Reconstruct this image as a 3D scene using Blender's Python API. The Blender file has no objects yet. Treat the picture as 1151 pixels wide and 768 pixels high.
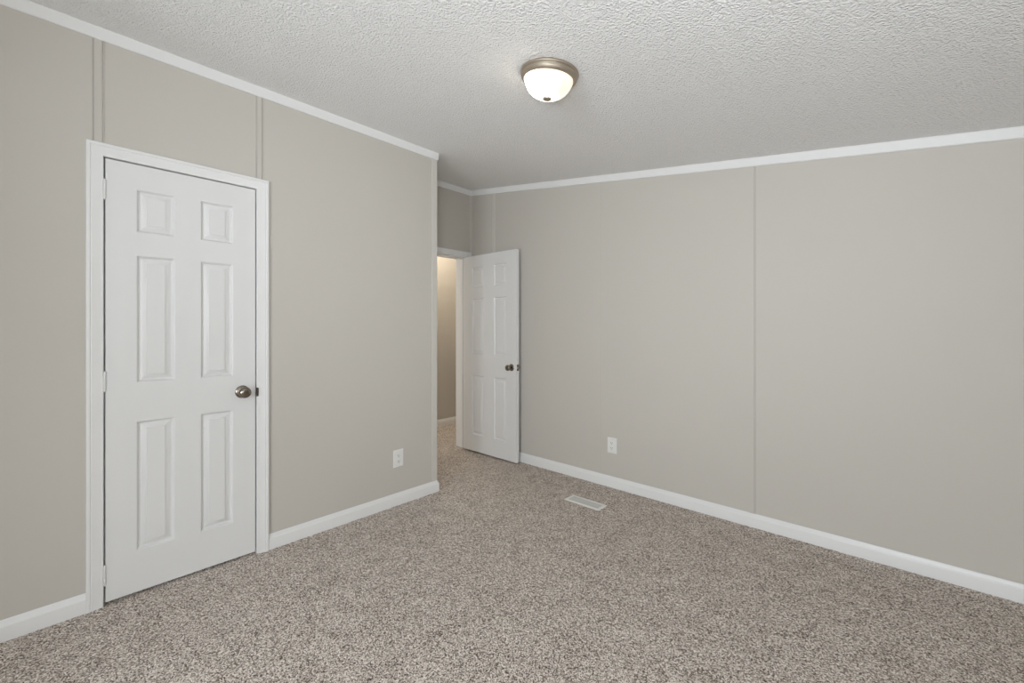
import bpy, bmesh, math, random
from math import sin, cos, pi, radians, atan
from mathutils import Vector, Matrix

S = bpy.context.scene
COL = S.collection

# ------------------------------------------------------------------ camera
CAM_H = 1.237
cam_d = bpy.data.cameras.new('camera')
cam = bpy.data.objects.new('camera', cam_d)
COL.objects.link(cam)
cam.location = (0.0, 0.0, CAM_H)
cam.rotation_euler = (radians(90), 0, 0.746295)
cam_d.sensor_fit = 'HORIZONTAL'
cam_d.sensor_width = 36.0
cam_d.lens = 481.603 / 1151 * 36.0
cam_d.shift_y = -(384 - 369.42) / 1151
cam_d.clip_start = 0.02
S.camera = cam

# ------------------------------------------------------------------ world, light, exposure
S.view_settings.view_transform = 'Standard'
S.view_settings.look = 'None'
S.view_settings.gamma = 1.0
S.view_settings.use_curve_mapping = False
S.view_settings.exposure = 0.0
S.cycles.max_bounces = 16
S.cycles.diffuse_bounces = 10
S.cycles.glossy_bounces = 6
S.cycles.sample_clamp_indirect = 6.0

W = bpy.data.worlds.new('overcast_sky')
S.world = W
W.use_nodes = True
bg = W.node_tree.nodes['Background']
bg.inputs[0].default_value = (0.82, 0.90, 1.0, 1)
bg.inputs[1].default_value = 1.6


def area_light(name, loc, rot, sx, sy, power, color):
    d = bpy.data.lights.new(name, 'AREA')
    d.shape = 'RECTANGLE'
    d.size, d.size_y = sx, sy
    d.energy = power
    d.color = color
    o = bpy.data.objects.new(name, d)
    o.location = loc
    o.rotation_euler = rot
    COL.objects.link(o)
    return o


P_NEAR, P_SIDE, P_FLASH, P_HALL, DOME = 95.0, 6.0, 97.0, 25.0, 9.0
BLOCK_X, BLOCK_Y = -1.15, -1.30   # unseen block added behind the camera to shade the left wall
NEAR_Y = -2.60          # wall behind the camera
SIDE_X = 0.95           # outer wall to the right of the camera
WN = (-0.55, 0.85, 0.50, 1.85)     # window in the wall behind: x0 x1 z0 z1
WS = (-0.75, 0.45, 0.85, 1.85)     # window in the side wall: y0 y1 z0 z1
area_light('daylight_through_rear_window', ((WN[0] + WN[1]) / 2, NEAR_Y + 0.012, (WN[2] + WN[3]) / 2),
           (radians(90), 0, radians(0)), WN[1] - WN[0] - .08, WN[3] - WN[2] - .08, P_NEAR, (0.885, 0.945, 1.0))
area_light('daylight_through_side_window', (SIDE_X - 0.012, (WS[0] + WS[1]) / 2, (WS[2] + WS[3]) / 2),
           (radians(90), 0, radians(90)), WS[1] - WS[0] - .08, WS[3] - WS[2] - .08, P_SIDE, (0.885, 0.945, 1.0))

P_HALL_FILL = 15.0  # unseen fill light added inside the hallway to brighten its lower wall
area_light('added_hallway_fill', (-3.93, 0.46, 1.35), (radians(90), 0, 0), 0.75, 1.9, P_HALL_FILL, (1.0, 0.97, 0.93))

# the photographer's flash, bounced off the ceiling
fd = bpy.data.lights.new('bounce_flash', 'SPOT')
fd.energy = P_FLASH
fd.color = (0.90, 0.95, 1.0)
fd.spot_size = radians(120)
fd.spot_blend = 1.0
fd.shadow_soft_size = 0.12
fo = bpy.data.objects.new('bounce_flash', fd)
fo.location = (0.10, -0.30, 1.25)
fo.rotation_euler = (Vector((-0.85, 1.20, 2.40)) - Vector(fo.location)).to_track_quat('-Z', 'Y').to_euler()
COL.objects.link(fo)

# ------------------------------------------------------------------ measured room
LX = -2.632             # left wall face
LEND = 2.003            # where the left wall ends
RY = 2.984              # right wall face
RX = -3.340             # wall of the recess, with the doorway
HX = -4.360             # far wall of the hallway
HY0, HY1 = 0.40, 4.60
SLOPE = 0.14033
CROWN = 0.053


def zc(x):              # the sloping ceiling
    return 2.570 - SLOPE * (x - LX)


# ------------------------------------------------------------------ helpers
def tag(o, label=None, cat=None, group=None, kind=None):
    if label:
        o['label'] = label
    if cat:
        o['category'] = cat
    if group:
        o['group'] = group
    if kind:
        o['kind'] = kind
    return o


def link(name, bm, mat, parent=None, loc=(0, 0, 0), smooth=False, doubles=True):
    if doubles:
        bmesh.ops.remove_doubles(bm, verts=bm.verts, dist=1e-6)
    bmesh.ops.recalc_face_normals(bm, faces=bm.faces)
    me = bpy.data.meshes.new(name)
    bm.to_mesh(me)
    bm.free()
    me.materials.append(mat)
    if smooth:
        for p in me.polygons:
            p.use_smooth = True
        try:
            me.set_sharp_from_angle(angle=radians(smooth if smooth is not True else 40))
        except Exception:
            pass
    o = bpy.data.objects.new(name, me)
    o.location = loc
    COL.objects.link(o)
    if parent:
        o.parent = parent
    return o


def empty(name, loc, rot=(0, 0, 0)):
    o = bpy.data.objects.new(name, None)
    o.location = loc
    o.rotation_euler = rot
    o.empty_display_size = 0.1
    COL.objects.link(o)
    return o


def box(bm, x0, x1, y0, y1, z0, z1):
    v = [bm.verts.new(p) for p in ((x0, y0, z0), (x1, y0, z0), (x1, y1, z0), (x0, y1, z0),
                                   (x0, y0, z1), (x1, y0, z1), (x1, y1, z1), (x0, y1, z1))]
    for f in ((0, 3, 2, 1), (4, 5, 6, 7), (0, 1, 5, 4), (1, 2, 6, 5), (2, 3, 7, 6), (3, 0, 4, 7)):
        bm.faces.new([v[i] for i in f])


def bevel_box(bm, x0, x1, y0, y1, z0, z1, r, seg=2):
    b2 = bmesh.new()
    box(b2, x0, x1, y0, y1, z0, z1)
    bmesh.ops.bevel(b2, geom=list(b2.edges), offset=r, segments=seg, affect='EDGES', profile=0.6)
    me = bpy.data.meshes.new('tmp')
    b2.to_mesh(me)
    b2.free()
    bm.from_mesh(me)
    bpy.data.meshes.remove(me)


def loft(bm, rings, closed=True, caps=True):
    """rings: lists of points with equal length, joined ring to ring"""
    vs = [[bm.verts.new(p) for p in r] for r in rings]
    n = len(vs[0])
    for a, b in zip(vs, vs[1:]):
        for i in range(n if closed else n - 1):
            j = (i + 1) % n
            bm.faces.new((a[i], a[j], b[j], b[i]))
    if caps:
        bm.faces.new(vs[0])
        bm.faces.new(vs[-1])


def lathe(bm, prof, frame, n=40):
    """prof: (radius, distance along the axis); frame: 4x4 whose local z is the axis"""
    rings = []
    for r, d in prof:
        if r < 1e-6:
            rings.append([bm.verts.new(frame @ Vector((0, 0, d)))])
        else:
            rings.append([bm.verts.new(frame @ Vector((r * cos(2 * pi * k / n), r * sin(2 * pi * k / n), d)))
                          for k in range(n)])
    for a, b in zip(rings, rings[1:]):
        for k in range(n):
            j = (k + 1) % n
            if len(a) == 1 and len(b) == 1:
                continue
            if len(a) == 1:
                bm.faces.new((a[0], b[k], b[j]))
            elif len(b) == 1:
                bm.faces.new((a[k], a[j], b[0]))
            else:
                bm.faces.new((a[k], a[j], b[j], b[k]))


def axis(origin, direction):
    q = Vector(direction).normalized().to_track_quat('Z', 'Y')
    return Matrix.Translation(origin) @ q.to_matrix().to_4x4()


# ------------------------------------------------------------------ materials
def mat(name, color, rough=0.5, metal=0.0, spec=0.5):
    m = bpy.data.materials.new(name)
    m.use_nodes = True
    b = m.node_tree.nodes['Principled BSDF']
    b.inputs['Base Color'].default_value = (*color, 1)
    b.inputs['Roughness'].default_value = rough
    b.inputs['Metallic'].default_value = metal
    b.inputs['Specular IOR Level'].default_value = spec
    return m


class N:
    def __init__(s, m):
        s.t = m.node_tree
        s.b = s.t.nodes['Principled BSDF']

    def new(s, kind, **kw):
        n = s.t.nodes.new(kind)
        for k, v in kw.items():
            setattr(n, k, v)
        return n

    def link(s, a, b):
        s.t.links.new(a, b)

    def coord(s):
        return s.new('ShaderNodeTexCoord').outputs['Object']

    def noise(s, vec, scale, detail=2.0, rough=0.5):
        n = s.new('ShaderNodeTexNoise')
        s.link(vec, n.inputs['Vector'])
        n.inputs['Scale'].default_value = scale
        n.inputs['Detail'].default_value = detail
        n.inputs['Roughness'].default_value = rough
        return n

    def voronoi(s, vec, scale, feature='F1'):
        n = s.new('ShaderNodeTexVoronoi', feature=feature)
        s.link(vec, n.inputs['Vector'])
        n.inputs['Scale'].default_value = scale
        return n

    def ramp(s, fac, stops):
        n = s.new('ShaderNodeValToRGB')
        cr = n.color_ramp
        while len(cr.elements) < len(stops):
            cr.elements.new(0.5)
        for e, (p, c) in zip(cr.elements, stops):
            e.position = p
            e.color = (*c, 1)
        s.link(fac, n.inputs[0])
        return n

    def math(s, op, a, b):
        n = s.new('ShaderNodeMath', operation=op)
        for i, v in enumerate((a, b)):
            if isinstance(v, (int, float)):
                n.inputs[i].default_value = v
            else:
                s.link(v, n.inputs[i])
        return n.outputs[0]

    def bump(s, height, strength, dist):
        n = s.new('ShaderNodeBump')
        n.inputs['Strength'].default_value = strength
        n.inputs['Distance'].default_value = dist
        s.link(height, n.inputs['Height'])
        s.link(n.outputs[0], s.b.inputs['Normal'])
        return n


M = {}
m = M['wall'] = mat('greige_vinyl_wallboard', (0.545, 0.520, 0.476), 0.62, 0, 0.3)
n = N(m)
c = n.coord()
f = n.noise(c, 260, 3)
n.bump(f.outputs[0], 0.12, 0.001)

m = M['trim'] = mat('white_trim_paint', (0.77, 0.77, 0.765), 0.32, 0, 0.5)
n = N(m)
f = n.noise(n.coord(), 60, 3)
n.bump(f.outputs[0], 0.05, 0.001)

m = M['door'] = mat('white_moulded_door_skin', (0.73, 0.73, 0.725), 0.36, 0, 0.5)
n = N(m)
c = n.coord()
mp = n.new('ShaderNodeMapping')
mp.inputs['Scale'].default_value = (1, 1, 0.06)
n.link(c, mp.inputs[0])
f = n.noise(mp.outputs[0], 420, 3)
n.bump(f.outputs[0], 0.10, 0.001)

m = M['ceiling'] = mat('white_stippled_ceiling', (0.86, 0.86, 0.86), 0.85, 0, 0.2)
n = N(m)
c = n.coord()
f1 = n.noise(c, 105, 2.0, 0.55)
f2 = n.voronoi(c, 150, 'SMOOTH_F1')
h = n.math('ADD', f1.outputs[0], n.math('MULTIPLY', f2.outputs['Distance'], 0.5))
n.bump(h, 1.0, 0.0085)

m = M['carpet'] = mat('speckled_taupe_carpet', (0.28, 0.24, 0.21), 0.95, 0, 0.1)
n = N(m)
c = n.coord()
v1 = n.voronoi(c, 235)
sep = n.new('ShaderNodeSeparateColor')
n.link(v1.outputs['Color'], sep.inputs[0])
f1 = n.noise(c, 210, 3, 0.7)
f2 = n.noise(c, 9, 3)
mixf = n.math('ADD', n.math('MULTIPLY', sep.outputs[0], 0.5), n.math('MULTIPLY', f1.outputs[0], 0.62))
mixf = n.math('ADD', mixf, n.math('MULTIPLY', f2.outputs[0], 0.14))
mixf = n.math('SUBTRACT', mixf, 0.13)
r = n.ramp(mixf, [(0.24, (0.048, 0.034, 0.025)), (0.40, (0.355, 0.300, 0.256)),
                  (0.58, (0.665, 0.590, 0.524)), (0.76, (0.95, 0.90, 0.845))])
n.link(r.outputs[0], n.b.inputs['Base Color'])
hh = n.math('SUBTRACT', f1.outputs[0], n.math('MULTIPLY', v1.outputs['Distance'], 0.6))
n.bump(hh, 0.6, 0.006)

M['nickel'] = mat('satin_nickel', (0.25, 0.22, 0.185), 0.14, 1.0)
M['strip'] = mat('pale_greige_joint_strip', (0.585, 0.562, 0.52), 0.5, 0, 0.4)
M['brushed'] = mat('brushed_nickel_lamp_pan', (0.47, 0.41, 0.335), 0.5, 1.0)
M['dark_metal'] = mat('dark_strike_metal', (0.10, 0.09, 0.08), 0.35, 1.0)
M['plastic'] = mat('white_outlet_plastic', (0.76, 0.755, 0.73), 0.35)
M['slot'] = mat('outlet_slot', (0.02, 0.02, 0.02), 0.6)
M['register'] = mat('white_enamelled_steel', (0.80, 0.795, 0.77), 0.4)
M['louver'] = mat('grey_enamelled_louvers', (0.60, 0.60, 0.575), 0.5)
M['duct'] = mat('dull_duct', (0.12, 0.115, 0.11), 0.7)
m = M['pane'] = bpy.data.materials.new('window_glass')
m.use_nodes = True
t = m.node_tree
t.nodes.clear()
o_ = t.nodes.new('ShaderNodeOutputMaterial')
mx = t.nodes.new('ShaderNodeMixShader')
mx.inputs[0].default_value = 0.06
tr = t.nodes.new('ShaderNodeBsdfTransparent')
gl = t.nodes.new('ShaderNodeBsdfGlossy')
gl.inputs['Roughness'].default_value = 0.02
t.links.new(tr.outputs[0], mx.inputs[1])
t.links.new(gl.outputs[0], mx.inputs[2])
t.links.new(mx.outputs[0], o_.inputs[0])

m = M['dome'] = mat('lit_alabaster_glass', (0.42, 0.40, 0.35), 0.3)
n = N(m)
c = n.coord()
w = n.noise(c, 14, 4, 0.6)
r = n.ramp(w.outputs[0], [(0.38, (1.0, 0.85, 0.63)), (0.60, (1.0, 0.94, 0.82))])
# the bulb stands off centre: the glass glows most where it is nearest to it
d_ = n.new('ShaderNodeVectorMath', operation='DISTANCE')
n.link(c, d_.inputs[0])
d_.inputs[1].default_value = (-0.050, -0.040, -0.050)
g = n.new('ShaderNodeMapRange')
g.interpolation_type = 'SMOOTHSTEP'
g.inputs['From Min'].default_value = 0.040
g.inputs['From Max'].default_value = 0.135
g.inputs['To Min'].default_value = DOME
g.inputs['To Max'].default_value = 0.86
n.link(d_.outputs['Value'], g.inputs['Value'])
n.link(g.outputs[0], n.b.inputs['Emission Strength'])
n.link(r.outputs[0], n.b.inputs['Emission Color'])

# ------------------------------------------------------------------ floor, ceiling, walls
T = 0.10
bm = bmesh.new()
box(bm, HX - T, SIDE_X + T, NEAR_Y - T, HY1 + T, -0.08, 0.0)
tag(link('floor', bm, M['carpet']), 'speckled taupe carpet covering the whole floor', 'floor', kind='structure')

bm = bmesh.new()
x0, x1 = HX - T, SIDE_X + T
loft(bm, [[(x0, y, zc(x0)), (x1, y, zc(x1)), (x1, y, zc(x1) + .12), (x0, y, zc(x0) + .12)]
          for y in (NEAR_Y - T, HY1 + T)])
tag(link('ceiling', bm, M['ceiling']), 'white stippled ceiling sloping down to the right', 'ceiling', kind='structure')


def wall(name, pieces, label):
    """pieces: boxes whose top may be None = up to the ceiling"""
    bm = bmesh.new()
    for x0, x1, y0, y1, z0, z1 in pieces:
        za = zc(x0) if z1 is None else z1
        zb = zc(x1) if z1 is None else z1
        loft(bm, [[(x0, y, z0), (x1, y, z0), (x1, y, zb), (x0, y, za)] for y in (y0, y1)])
    return tag(link(name, bm, M['wall'], doubles=False), label, 'wall', kind='structure')


# closet door: opening in the left wall
CD_Y0, CD_Y1, CD_Z1 = 0.1655, 0.7765, 2.0035
wall('wall_left', [(LX - T, LX, NEAR_Y, CD_Y0 - .012, 0, None), (LX - T, LX, CD_Y1 + .012, LEND, 0, None),
                   (LX - T, LX, CD_Y0 - .012, CD_Y1 + .012, CD_Z1 + .012, None)],
     'greige panelled left wall with the closed door in it')
wall('wall_right', [(RX - T, SIDE_X + T, RY, RY + T, 0, None)],
     'long greige panelled wall on the right under the sloping ceiling')
wall('wall_return', [(RX, LX - T, LEND - T, LEND, 0, None)],
     'greige end wall closing the side of the doorway recess')
RD_Y0, RD_Y1, RD_Z1 = 2.182, 2.916, 1.968       # doorway in the recess
TR = 0.160                                      # wall with the doorway
wall('wall_recess', [(RX - TR, RX, NEAR_Y, RD_Y0 - .018, 0, None), (RX - TR, RX, RD_Y1 + .018, RY, 0, None),
                     (RX - TR, RX, RD_Y0 - .018, RD_Y1 + .018, RD_Z1 + .018, None),
                     (RX - TR, RX, RY + T, HY1, 0, None)],
     'shaded greige wall in the recess above the doorway')
wall('wall_hallway', [(HX - T, HX, HY0, HY1, 0, None)], 'warm lit hallway wall seen through the doorway')
wall('wall_hallway_end', [(HX - T, RX, HY1, HY1 + T, 0, None)], 'end wall of the hallway past the doorway')
wall('wall_hallway_start', [(HX - T, RX - T, HY0 - T, HY0, 0, None)], 'near end wall of the hallway past the doorway')
wall('wall_near', [(RX - T, WN[0], NEAR_Y - T, NEAR_Y, 0, None), (WN[1], SIDE_X, NEAR_Y - T, NEAR_Y, 0, None),
                   (WN[0], WN[1], NEAR_Y - T, NEAR_Y, 0, WN[2]), (WN[0], WN[1], NEAR_Y - T, NEAR_Y, WN[3], None)],
     'greige wall with a window behind the viewpoint')
wall('light_blocker', [(LX, BLOCK_X, NEAR_Y, BLOCK_Y, 0, None)], 'greige block added out of view behind the viewpoint to shade the left wall')
wall('wall_window', [(SIDE_X, SIDE_X + T, NEAR_Y - T, WS[0], 0, None), (SIDE_X, SIDE_X + T, WS[1], RY, 0, None),
                     (SIDE_X, SIDE_X + T, WS[0], WS[1], 0, WS[2]), (SIDE_X, SIDE_X + T, WS[0], WS[1], WS[3], None)],
     'greige outer wall with a window to the right of the viewpoint')


# windows behind and beside the camera
def window(name, along, a0, a1, z0, z1, face, out, label):
    def pt(a, d, z):
        return (a, face - d, z) if along == 'x' else (face + d, a, z)
    bm = bmesh.new()
    w_ = .04
    mid = (z0 + z1) / 2

    def bar(aa, ab, za, zb, da, db):
        p, q = pt(aa, da, za), pt(ab, db, zb)
        box(bm, min(p[0], q[0]), max(p[0], q[0]), min(p[1], q[1]), max(p[1], q[1]), za, zb)
    bar(a0, a0 + w_, z0, z1, .02, .08)
    bar(a1 - w_, a1, z0, z1, .02, .08)
    bar(a0 + w_, a1 - w_, z0, z0 + w_, .02, .08)
    bar(a0 + w_, a1 - w_, z1 - w_, z1, .02, .08)
    bar(a0 + w_, a1 - w_, mid - .02, mid + .02, .03, .07)
    o = tag(link(name, bm, M['trim'], doubles=False), label, 'window', kind='structure')
    for za, zb in ((z0 + w_, mid - .02), (mid + .02, z1 - w_)):
        bm = bmesh.new()
        bar(a0 + w_, a1 - w_, za, zb, .047, .051)
        link('pane', bm, M['pane'], o)


window('window_1', 'x', WN[0], WN[1], WN[2], WN[3], NEAR_Y, -1, 'white sash window in the wall behind the viewpoint')
window('window_2', 'y', WS[0], WS[1], WS[2], WS[3], SIDE_X, 1, 'white sash window in the outer wall beside the viewpoint')


# ------------------------------------------------------------------ baseboards
BH = 0.084
BPROF = [(0, 0), (.0135, 0), (.0135, .058), (.0128, .0605), (.0108, .0630), (.0085, .0680), (.0060, .0755),
         (.0040, .0815), (.0020, BH), (0, BH)]


def sweep_wall(bm, prof, pts, normal, cuts=(0, 0)):
    """profile (out, up) swept between two floor points; the ends are cut by cuts*out (mitres)"""
    a, b = Vector(pts[0]), Vector(pts[1])
    d = (b - a).normalized()
    nn = Vector(normal)
    loft(bm, [[a + nn * o - d * (o * cuts[0]) + Vector((0, 0, z)) for o, z in prof],
              [b + nn * o + d * (o * cuts[1]) + Vector((0, 0, z)) for o, z in prof]])


def baseboard(name, runs, label):
    bm = bmesh.new()
    for a, b, nrm, cuts in runs:
        sweep_wall(bm, BPROF, ((*a, 0), (*b, 0)), (*nrm, 0), cuts)
    return tag(link(name, bm, M['trim'], doubles=False, smooth=30), label, 'baseboard', kind='structure')


CAS = 0.056
baseboard('baseboard_left', [((LX, CD_Y1 + CAS), (LX, LEND), (1, 0), (0, 1)),
                             ((LX, LEND), (RX, LEND), (0, 1), (1, 0))],
          'white baseboard from the closed door casing to the outside corner')
baseboard('baseboard_left_front', [((LX, BLOCK_Y), (LX, CD_Y0 - CAS), (1, 0), (0, 0))],
          'white baseboard left of the closed door at the photo edge')
baseboard('baseboard_right', [((RX, RY), (SIDE_X, RY), (0, -1), (0, 0))],
          'white baseboard along the long right wall')
baseboard('baseboard_hallway', [((HX, HY0), (HX, HY1), (1, 0), (0, 0))],
          'white baseboard on the hallway wall seen through the doorway')
baseboard('baseboard_window', [((SIDE_X, NEAR_Y), (SIDE_X, RY - .014), (-1, 0), (0, 0))],
          'white baseboard on the outer wall beside the viewpoint')
baseboard('baseboard_near', [((BLOCK_X, NEAR_Y), (SIDE_X - .014, NEAR_Y), (0, 1), (0, 0))],
          'white baseboard on the wall behind the viewpoint')


# ------------------------------------------------------------------ ceiling trim
def crown(name, p, q, normal, label, cuts=(0, 0)):
    """a flat moulding following the ceiling line between two plan points"""
    prof = [(0, 0), (.0, -CROWN), (.006, -CROWN), (.009, -CROWN + .004), (.0125, -.008), (.0125, .0)]
    bm = bmesh.new()
    d = (Vector((*q, 0)) - Vector((*p, 0))).normalized()
    nn = Vector((*normal, 0))
    rings = []
    for pt, s in ((p, -cuts[0]), (q, cuts[1])):
        ring = []
        for o, z in prof:
            v = Vector((*pt, 0)) + nn * o + d * (o * s)
            v.z = zc(v.x) + z
            ring.append(v)
        rings.append(ring)
    loft(bm, rings)
    return tag(link(name, bm, M['trim'], doubles=False), label, 'moulding', kind='structure')


crown('trim_1', (LX, BLOCK_Y), (LX, LEND), (1, 0), 'white moulding at the top of the left wall', (0, 1))
crown('trim_2', (LX, LEND), (RX, LEND), (0, 1), 'white moulding on the return side of the left wall corner', (1, 0))
crown('trim_3', (RX, LEND), (RX, RY), (1, 0), 'short white moulding above the doorway in the recess', (0, -1))
crown('trim_4', (RX, RY), (SIDE_X, RY), (0, -1), 'long sloping white moulding at the top of the right wall', (-1, 0))


# ------------------------------------------------------------------ wall battens
def batten(name, mapf, prof, z0, ztop, label, m='wall'):
    """prof: (across, out); mapf maps (across, out) to plan x, y; ztop(x) gives the upper end"""
    bm = bmesh.new()
    lo, hi = [], []
    for a, o in prof:
        x, y = mapf(a, o)
        lo.append((x, y, z0))
        hi.append((x, y, ztop(x)))
    loft(bm, [lo, hi])
    return tag(link(name, bm, M[m], doubles=False), label, 'batten', kind='structure')


def groove_prof(w, h=.004, bead=.004, gap=.003, left=True, right=True):
    """a cover strip with a narrow groove beside it, so that the joint reads as a line"""
    p = [(0, 0)]
    if left:
        p += [(.0008, h), (bead, h), (bead, .0004), (bead + gap, .0004)]
    p += [((bead + gap) if left else .001, h), ((w - bead - gap) if right else w - .001, h)]
    if right:
        p += [(w - bead - gap, .0004), (w - bead, .0004), (w - bead, h), (w - .0008, h)]
    p += [(w, 0)]
    return p


top = lambda x: zc(x) - CROWN
left_map = lambda y0: (lambda a, o: (LX + o, y0 + a))
right_map = lambda x0: (lambda a, o: (x0 + a, RY - o))
ZH = CD_Z1 + CAS
batten('trim_5', left_map(.128), groove_prof(.040), ZH, top, 'greige joint strip above the left end of the closed door')
batten('trim_6', left_map(.771), groove_prof(.036), ZH, top, 'greige joint strip above the right end of the closed door')
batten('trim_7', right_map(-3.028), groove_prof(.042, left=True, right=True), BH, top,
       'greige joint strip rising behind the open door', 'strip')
batten('trim_8', right_map(-1.812), groove_prof(.022, h=.0022, left=False, right=False), BH, top,
       'faint greige joint strip left of the right wall outlet')
batten('trim_9', right_map(-.735), groove_prof(.038, h=.005, left=False, right=True), BH, top,
       'greige joint strip in the middle of the long right wall')
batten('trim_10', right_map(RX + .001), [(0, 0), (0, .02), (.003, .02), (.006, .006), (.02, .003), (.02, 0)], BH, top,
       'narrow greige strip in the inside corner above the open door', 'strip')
# outside corner
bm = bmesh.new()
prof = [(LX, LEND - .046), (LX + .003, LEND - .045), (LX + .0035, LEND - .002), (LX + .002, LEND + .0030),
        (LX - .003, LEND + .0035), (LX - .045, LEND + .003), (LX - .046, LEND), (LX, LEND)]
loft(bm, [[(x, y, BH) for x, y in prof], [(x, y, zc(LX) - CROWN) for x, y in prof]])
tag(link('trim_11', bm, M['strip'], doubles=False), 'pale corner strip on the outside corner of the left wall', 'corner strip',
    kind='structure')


# ------------------------------------------------------------------ door casings and jambs
CPROF = [(0, 0), (0, .0085), (.002, .0105), (.006, .0115), (.010, .0108), (.012, .0112), (.026, .0135), (.038, .0165),
         (.041, .0150), (.044, .0180), (.050, .0190), (.0545, .0180), (.056, .0155), (.056, 0)]


def casing(name, mapf, a0, a1, z1, label):
    """a0..a1 opening edges along the wall, z1 its head; mapf(along, out, z)"""
    bm = bmesh.new()
    rings = [[mapf(a0 - u, t, 0) for u, t in CPROF],
             [mapf(a0 - u, t, z1 + u) for u, t in CPROF],
             [mapf(a1 + u, t, z1 + u) for u, t in CPROF],
             [mapf(a1 + u, t, 0) for u, t in CPROF]]
    loft(bm, rings)
    return tag(link(name, bm, M['trim'], doubles=False, smooth=28), label, 'door casing', kind='structure')


cas1 = casing('trim_12', lambda a, o, z: (LX + o, a, z), CD_Y0, CD_Y1 + .0015, CD_Z1,
              'white moulded casing around the closed door')
bm = bmesh.new()
j = .012
box(bm, LX - T, LX, CD_Y0 - j, CD_Y0, 0, CD_Z1)
box(bm, LX - T, LX, CD_Y1, CD_Y1 + j, 0, CD_Z1)
box(bm, LX - T, LX, CD_Y0 - j, CD_Y1 + j, CD_Z1, CD_Z1 + j)
# stops behind the leaf
box(bm, LX - .052, LX - .038, CD_Y0, CD_Y0 + .012, 0, CD_Z1)
box(bm, LX - .052, LX - .038, CD_Y1 - .012, CD_Y1, 0, CD_Z1)
box(bm, LX - .052, LX - .038, CD_Y0 + .012, CD_Y1 - .012, CD_Z1 - .012, CD_Z1)
link('jamb', bm, M['trim'], cas1, doubles=False)
bm = bmesh.new()
bevel_box(bm, LX + .0005, LX + .0125, CD_Y1 - .0035, CD_Y1 + .0088, .864, .913, .0056, 4)
tag(link('strike_plate', bm, M['dark_metal'], cas1), 'dark metal strike plate')

cas2 = casing('trim_13', lambda a, o, z: (RX + o, a, z), RD_Y0, RD_Y1 + .004, RD_Z1,
              'white moulded casing around the open doorway in the recess')
bm = bmesh.new()
j = .018
box(bm, RX - TR - .002, RX, RD_Y0 - j, RD_Y0, 0, RD_Z1)
box(bm, RX - TR - .002, RX, RD_Y1, RD_Y1 + j, 0, RD_Z1)
box(bm, RX - TR - .002, RX, RD_Y0 - j, RD_Y1 + j, RD_Z1, RD_Z1 + j)
box(bm, RX - .075, RX - .045, RD_Y0, RD_Y0 + .011, 0, RD_Z1)
box(bm, RX - .075, RX - .045, RD_Y1 - .011, RD_Y1, 0, RD_Z1)
box(bm, RX - .075, RX - .045, RD_Y0 + .011, RD_Y1 - .011, RD_Z1 - .011, RD_Z1)
link('jamb', bm, M['trim'], cas2, doubles=False)


# ------------------------------------------------------------------ six panel doors
def panel_face(bm, W_, H_, cols, rows, mapf):
    """one moulded face; mapf(u, v, depth) - depth positive = into the leaf"""
    us = sorted({0, W_, *[c for p in cols for c in p]})
    vs = sorted({0, H_, *[c for p in rows for c in p]})
    rings = [(0, 0), (.0030, .0016), (.0070, .0088), (.0100, .0122), (.0150, .0126), (.0185, .0114), (.0300, .0062),
             (.0362, .0046), (.0370, .0012)]

    def quad(pts):
        bm.faces.new([bm.verts.new(mapf(*p)) for p in pts])
    for u0, u1 in zip(us, us[1:]):
        for v0, v1 in zip(vs, vs[1:]):
            if any(abs(u0 - c[0]) < 1e-6 for c in cols) and any(abs(v0 - r[0]) < 1e-6 for r in rows):
                prev = None
                for ins, dep in rings:
                    ring = [(u0 + ins, v0 + ins, dep), (u1 - ins, v0 + ins, dep),
                            (u1 - ins, v1 - ins, dep), (u0 + ins, v1 - ins, dep)]
                    if prev:
                        for i in range(4):
                            k = (i + 1) % 4
                            quad((prev[i], prev[k], ring[k], ring[i]))
                    prev = ring
                quad(prev)
            else:
                quad(((u0, v0, 0), (u1, v0, 0), (u1, v1, 0), (u0, v1, 0)))


def door_leaf(name, W_, H_, cols, rows, mapf, thick, label):
    bm = bmesh.new()
    panel_face(bm, W_, H_, cols, rows, lambda u, v, d: mapf(u, d, v))
    panel_face(bm, W_, H_, cols, rows, lambda u, v, d: mapf(u, thick - d, v))
    for a, b in (((0, 0), (W_, 0)), ((W_, 0), (W_, H_)), ((W_, H_), (0, H_)), ((0, H_), (0, 0))):
        bm.faces.new([bm.verts.new(mapf(*p)) for p in ((a[0], 0, a[1]), (b[0], 0, b[1]), (b[0], thick, b[1]), (a[0], thick, a[1]))])
    return tag(link(name, bm, M['door'], smooth=22), label, 'door', kind='structure')


KNOB = [(.0, .026), (.0115, .026), (.012, .030), (.017, .0345), (.0235, .040), (.0275, .047), (.0285, .053),
        (.0272, .0585), (.0225, .0635), (.0150, .0665), (.0070, .0677), (0, .068)]
ROSE = [(0, .0002), (.0325, .0002), (.0325, .003), (.030, .0055), (.022, .009), (.0135, .0115), (.0115, .013), (.0115, .027), (0, .027)]


def knob(parent, origin, direction, s=1.0, squash=1.0):
    fr = axis(origin, direction)
    bm = bmesh.new()
    lathe(bm, [(r * s, d * squash) for r, d in KNOB], fr, 36)
    k = tag(link('door_knob', bm, M['nickel'], parent, smooth=True), 'satin nickel round knob')
    bm = bmesh.new()
    lathe(bm, [(r * s, d * squash) for r, d in ROSE], fr, 36)
    link('rosette', bm, M['nickel'], k, smooth=True)
    return k


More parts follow.
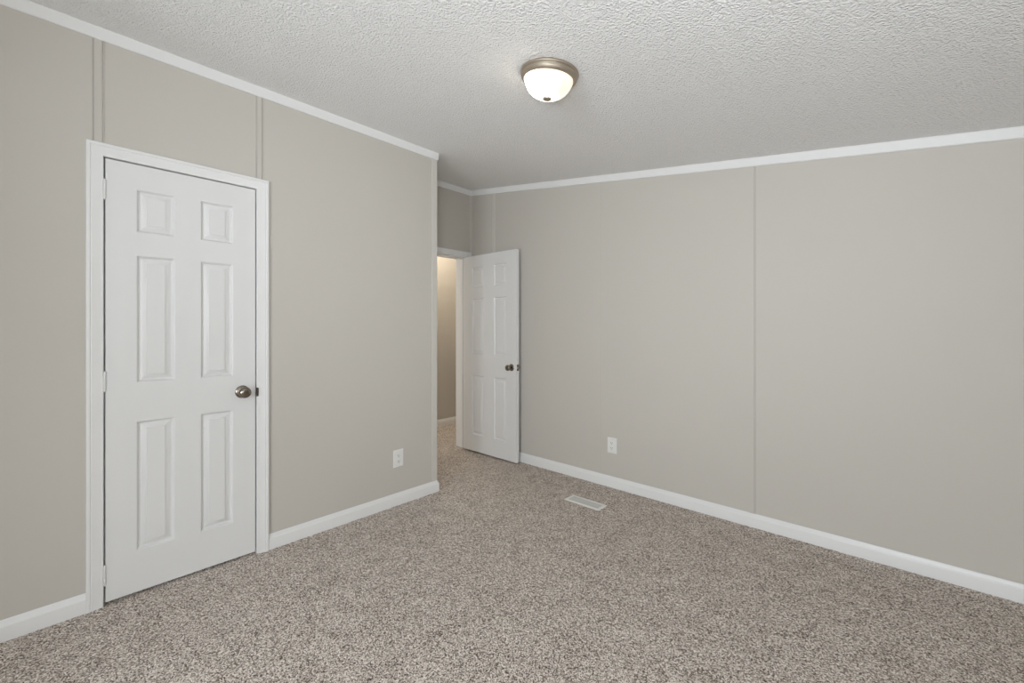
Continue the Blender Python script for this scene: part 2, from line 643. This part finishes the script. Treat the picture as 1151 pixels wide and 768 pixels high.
# closed closet door
W1, H1, Y1, Z1 = .598, 1.985, .1720, .013
FACE1 = LX - .0005
door1 = door_leaf('door_1', W1, H1,
                  [(.105, .247), (.351, .493)],
                  [(.192, .792), (.972, 1.565), (1.672, 1.873)],
                  lambda u, d, v: (FACE1 - d, Y1 + u, Z1 + v), .035,
                  'closed white six panel door in the left wall')
knob(door1, (FACE1, .707, .897), (1, 0, 0), 1.03)
for zh in (1.814, .956, .091):
    bm = bmesh.new()
    for k in range(5):
        a = zh + k * .0176
        lathe(bm, [(0, a + .0004), (.0040, a + .0008), (.0048, a + .0016), (.0048, a + .0160), (.0040, a + .0168), (0, a + .0168)],
              Matrix.Translation((LX + .0042, Y1 - .0032, 0)), 12)
    lathe(bm, [(0, zh - .003), (.0022, zh - .003), (.0028, zh), (.0028, zh + .088), (.0022, zh + .091), (0, zh + .091)],
          Matrix.Translation((LX + .0042, Y1 - .0032, 0)), 12)
    box(bm, LX - .030, LX + .0012, Y1 - .0040, Y1 - .0022, zh, zh + .088)
    tag(link('hinge', bm, M['trim'], door1, doubles=False, smooth=True), 'white painted hinge')

# open door folded back towards the right wall
W2, H2 = .720, 1.948
X2, Y2, Z2 = -3.333, 2.885, .014
door2 = door_leaf('door_2', W2, H2,
                  [(.118, .288), (.428, .598)],
                  [(.167, .758), (.969, 1.522), (1.632, 1.834)],
                  lambda u, d, v: (X2 + u, Y2 + d, Z2 + v), .035,
                  'open white six panel door swung back against the right wall')
knob(door2, (X2 + W2 - .060, Y2, .879), (0, -1, 0), .98)
knob(door2, (X2 + W2 - .060, Y2 + .035, .879), (0, 1, 0), .98, .88)
bm = bmesh.new()
bevel_box(bm, X2 + W2 - .001, X2 + W2 + .0018, Y2 + .005, Y2 + .030, .850, .908, .0009, 1)
lp = tag(link('latch_plate', bm, M['nickel'], door2), 'nickel latch plate on the door edge')
bm = bmesh.new()
loft(bm, [[(X2 + W2 + .0018, Y2 + .011, z), (X2 + W2 + .0018, Y2 + .024, z), (X2 + W2 + .010, Y2 + .024, z), (X2 + W2 + .0065, Y2 + .014, z)]
          for z in (.872, .886)])
link('latch_bolt', bm, M['nickel'], lp)
for zh in (1.78, .94, .12):
    bm = bmesh.new()
    lathe(bm, [(0, zh), (.0058, zh), (.0058, zh + .088), (0, zh + .088)], Matrix.Translation((X2 - .0035, Y2 + .0365, 0)), 12)
    box(bm, X2 - .0022, X2 - .0004, Y2 + .006, Y2 + .036, zh, zh + .088)
    tag(link('hinge', bm, M['trim'], door2, doubles=False, smooth=True), 'white painted hinge')


# ------------------------------------------------------------------ ceiling light
def flush_light(name, x, y, label):
    root = empty(name, (x, y, zc(x)), (0, atan(SLOPE), 0))
    tag(root, label, 'ceiling light')
    fr = Matrix.Rotation(pi, 4, 'X')       # local z runs down
    bm = bmesh.new()
    lathe(bm, [(0, .0005), (.1235, .0005), (.1265, .003), (.1285, .008), (.1280, .0125), (.1255, .0155), (.1235, .0165),
               (.1232, .0185), (.1240, .0205), (.1235, .026), (.1200, .032), (.1140, .0370), (.1110, .0385), (.1085, .0375), (.1080, .030), (0, .030)], fr, 64)
    link('pan', bm, M['brushed'], root, smooth=25)
    bm = bmesh.new()
    pts = [(.1060, .0335), (.1065, .0390), (.1052, .0450), (.1010, .0555), (.0940, .0690), (.0845, .0820), (.0710, .0935),
           (.0545, .1020), (.0360, .1072), (.0180, .1095), (.0, .1100)]
    lathe(bm, [(0, .0335)] + pts, fr, 64)
    tag(link('glass_shade', bm, M['dome'], root, smooth=60), 'lit white alabaster glass bowl')
    bm = bmesh.new()
    lathe(bm, [(0, .1080), (.0170, .1080), (.0195, .1105), (.0195, .1135), (.0170, .1165), (.0110, .1185), (.0050, .1193), (0, .1195)], fr, 32)
    link('finial', bm, M['brushed'], root, smooth=True)
    return root


flush_light('ceiling_light', -1.156, 1.494, 'lit flush ceiling light with nickel pan and white glass bowl')
hall = flush_light('hallway_light', -3.92, 3.05, 'lit flush ceiling light in the hallway beyond the doorway')
hl = bpy.data.lights.new('hallway_bulb', 'POINT')
hl.energy = P_HALL
hl.color = (1.0, 0.87, 0.70)
hl.shadow_soft_size = 0.06
hlo = bpy.data.objects.new('hallway_bulb', hl)
hlo.location = (-3.90, 3.05, 2.48)
COL.objects.link(hlo)


# ------------------------------------------------------------------ outlets
def outlet(x, y, z, rotz, label):
    """local: plate in xz, facing -y"""
    root = empty('wall_outlet', (x, y, z), (0, 0, rotz))
    tag(root, label, 'outlet', 'wall outlets')
    w_, h_ = .0395, .0600
    bm = bmesh.new()
    rings = [[(sx * (w_ - i), -d, sz * (h_ - i)) for sx, sz in ((-1, -1), (1, -1), (1, 1), (-1, 1))]
             for i, d in ((0, 0.0003), (0, .0025), (.0012, .0045), (.0035, .0056), (.006, .0060))]
    loft(bm, rings)
    link('cover_plate', bm, M['plastic'], root, smooth=20)
    for sgn in (1, -1):
        bm = bmesh.new()
        cz = sgn * .0195
        pts = []
        for k in range(28):
            a = 2 * pi * k / 28
            pts.append((.0172 * cos(a), max(-.0138, min(.0138, .0172 * sin(a)))))
        rr = [[(px * s, -d, cz + pz * s) for px, pz in pts] for s, d in ((1, .0058), (1, .0076), (.96, .0082))]
        loft(bm, rr)
        rec = link('receptacle', bm, M['plastic'], root, smooth=30)
        for sx, hh in ((-.0063, .0050), (.0063, .0040)):
            bm = bmesh.new()
            box(bm, sx - .0013, sx + .0013, -.0084, -.0080, cz - hh + .002, cz + hh + .002)
            link('slot', bm, M['slot'], rec)
        bm = bmesh.new()
        lathe(bm, [(0, .0080), (.0026, .0080), (.0026, .0084), (0, .0084)], axis((0, 0, cz - .0085), (0, -1, 0)), 14)
        link('ground_hole', bm, M['slot'], rec)
    bm = bmesh.new()
    lathe(bm, [(0, .0058), (.0033, .0058), (.0030, .0070), (0, .0074)], axis((0, 0, 0), (0, -1, 0)), 16)
    link('screw', bm, M['register'], root)
    return root


outlet(LX, 1.668, .3255, radians(90), 'white duplex outlet low on the left wall near its outside corner')
outlet(-1.695, RY, .3255, 0, 'white duplex outlet low on the long right wall beside the floor vent')

# ------------------------------------------------------------------ floor register
reg = empty('floor_register', (-1.684, 2.586, 0.0))
tag(reg, 'white louvered floor vent set in the carpet by the right wall', 'floor vent')
HW, HD = .142, .0560
bm = bmesh.new()
iw, idp = HW - .020, HD - .018


def rect(w_, d_, z):
    return [(-w_, -d_, z), (w_, -d_, z), (w_, d_, z), (-w_, d_, z)]


loft(bm, [rect(HW, HD, .0004), rect(HW, HD, .003), rect(HW - .004, HD - .004, .0062), rect(iw + .003, idp + .003, .0066),
          rect(iw, idp, .0056), rect(iw, idp, .0004)], caps=False)
link('frame', bm, M['register'], reg, smooth=20)
bm = bmesh.new()
box(bm, -iw, iw, -idp, idp, .0003, .0009)
link('damper', bm, M['duct'], reg)
for k in range(22):
    cx = -iw + (k + .5) * 2 * iw / 22
    bm = bmesh.new()
    loft(bm, [[(cx - .0042, y, .0046), (cx + .0034, y, .0016), (cx + .0042, y, .0024), (cx - .0034, y, .0054)] for y in (-idp, idp)])
    link('louver', bm, M['louver'], reg)
bm = bmesh.new()
box(bm, -iw, iw, -.002, .002, .0044, .0058)
link('crossbar', bm, M['louver'], reg)
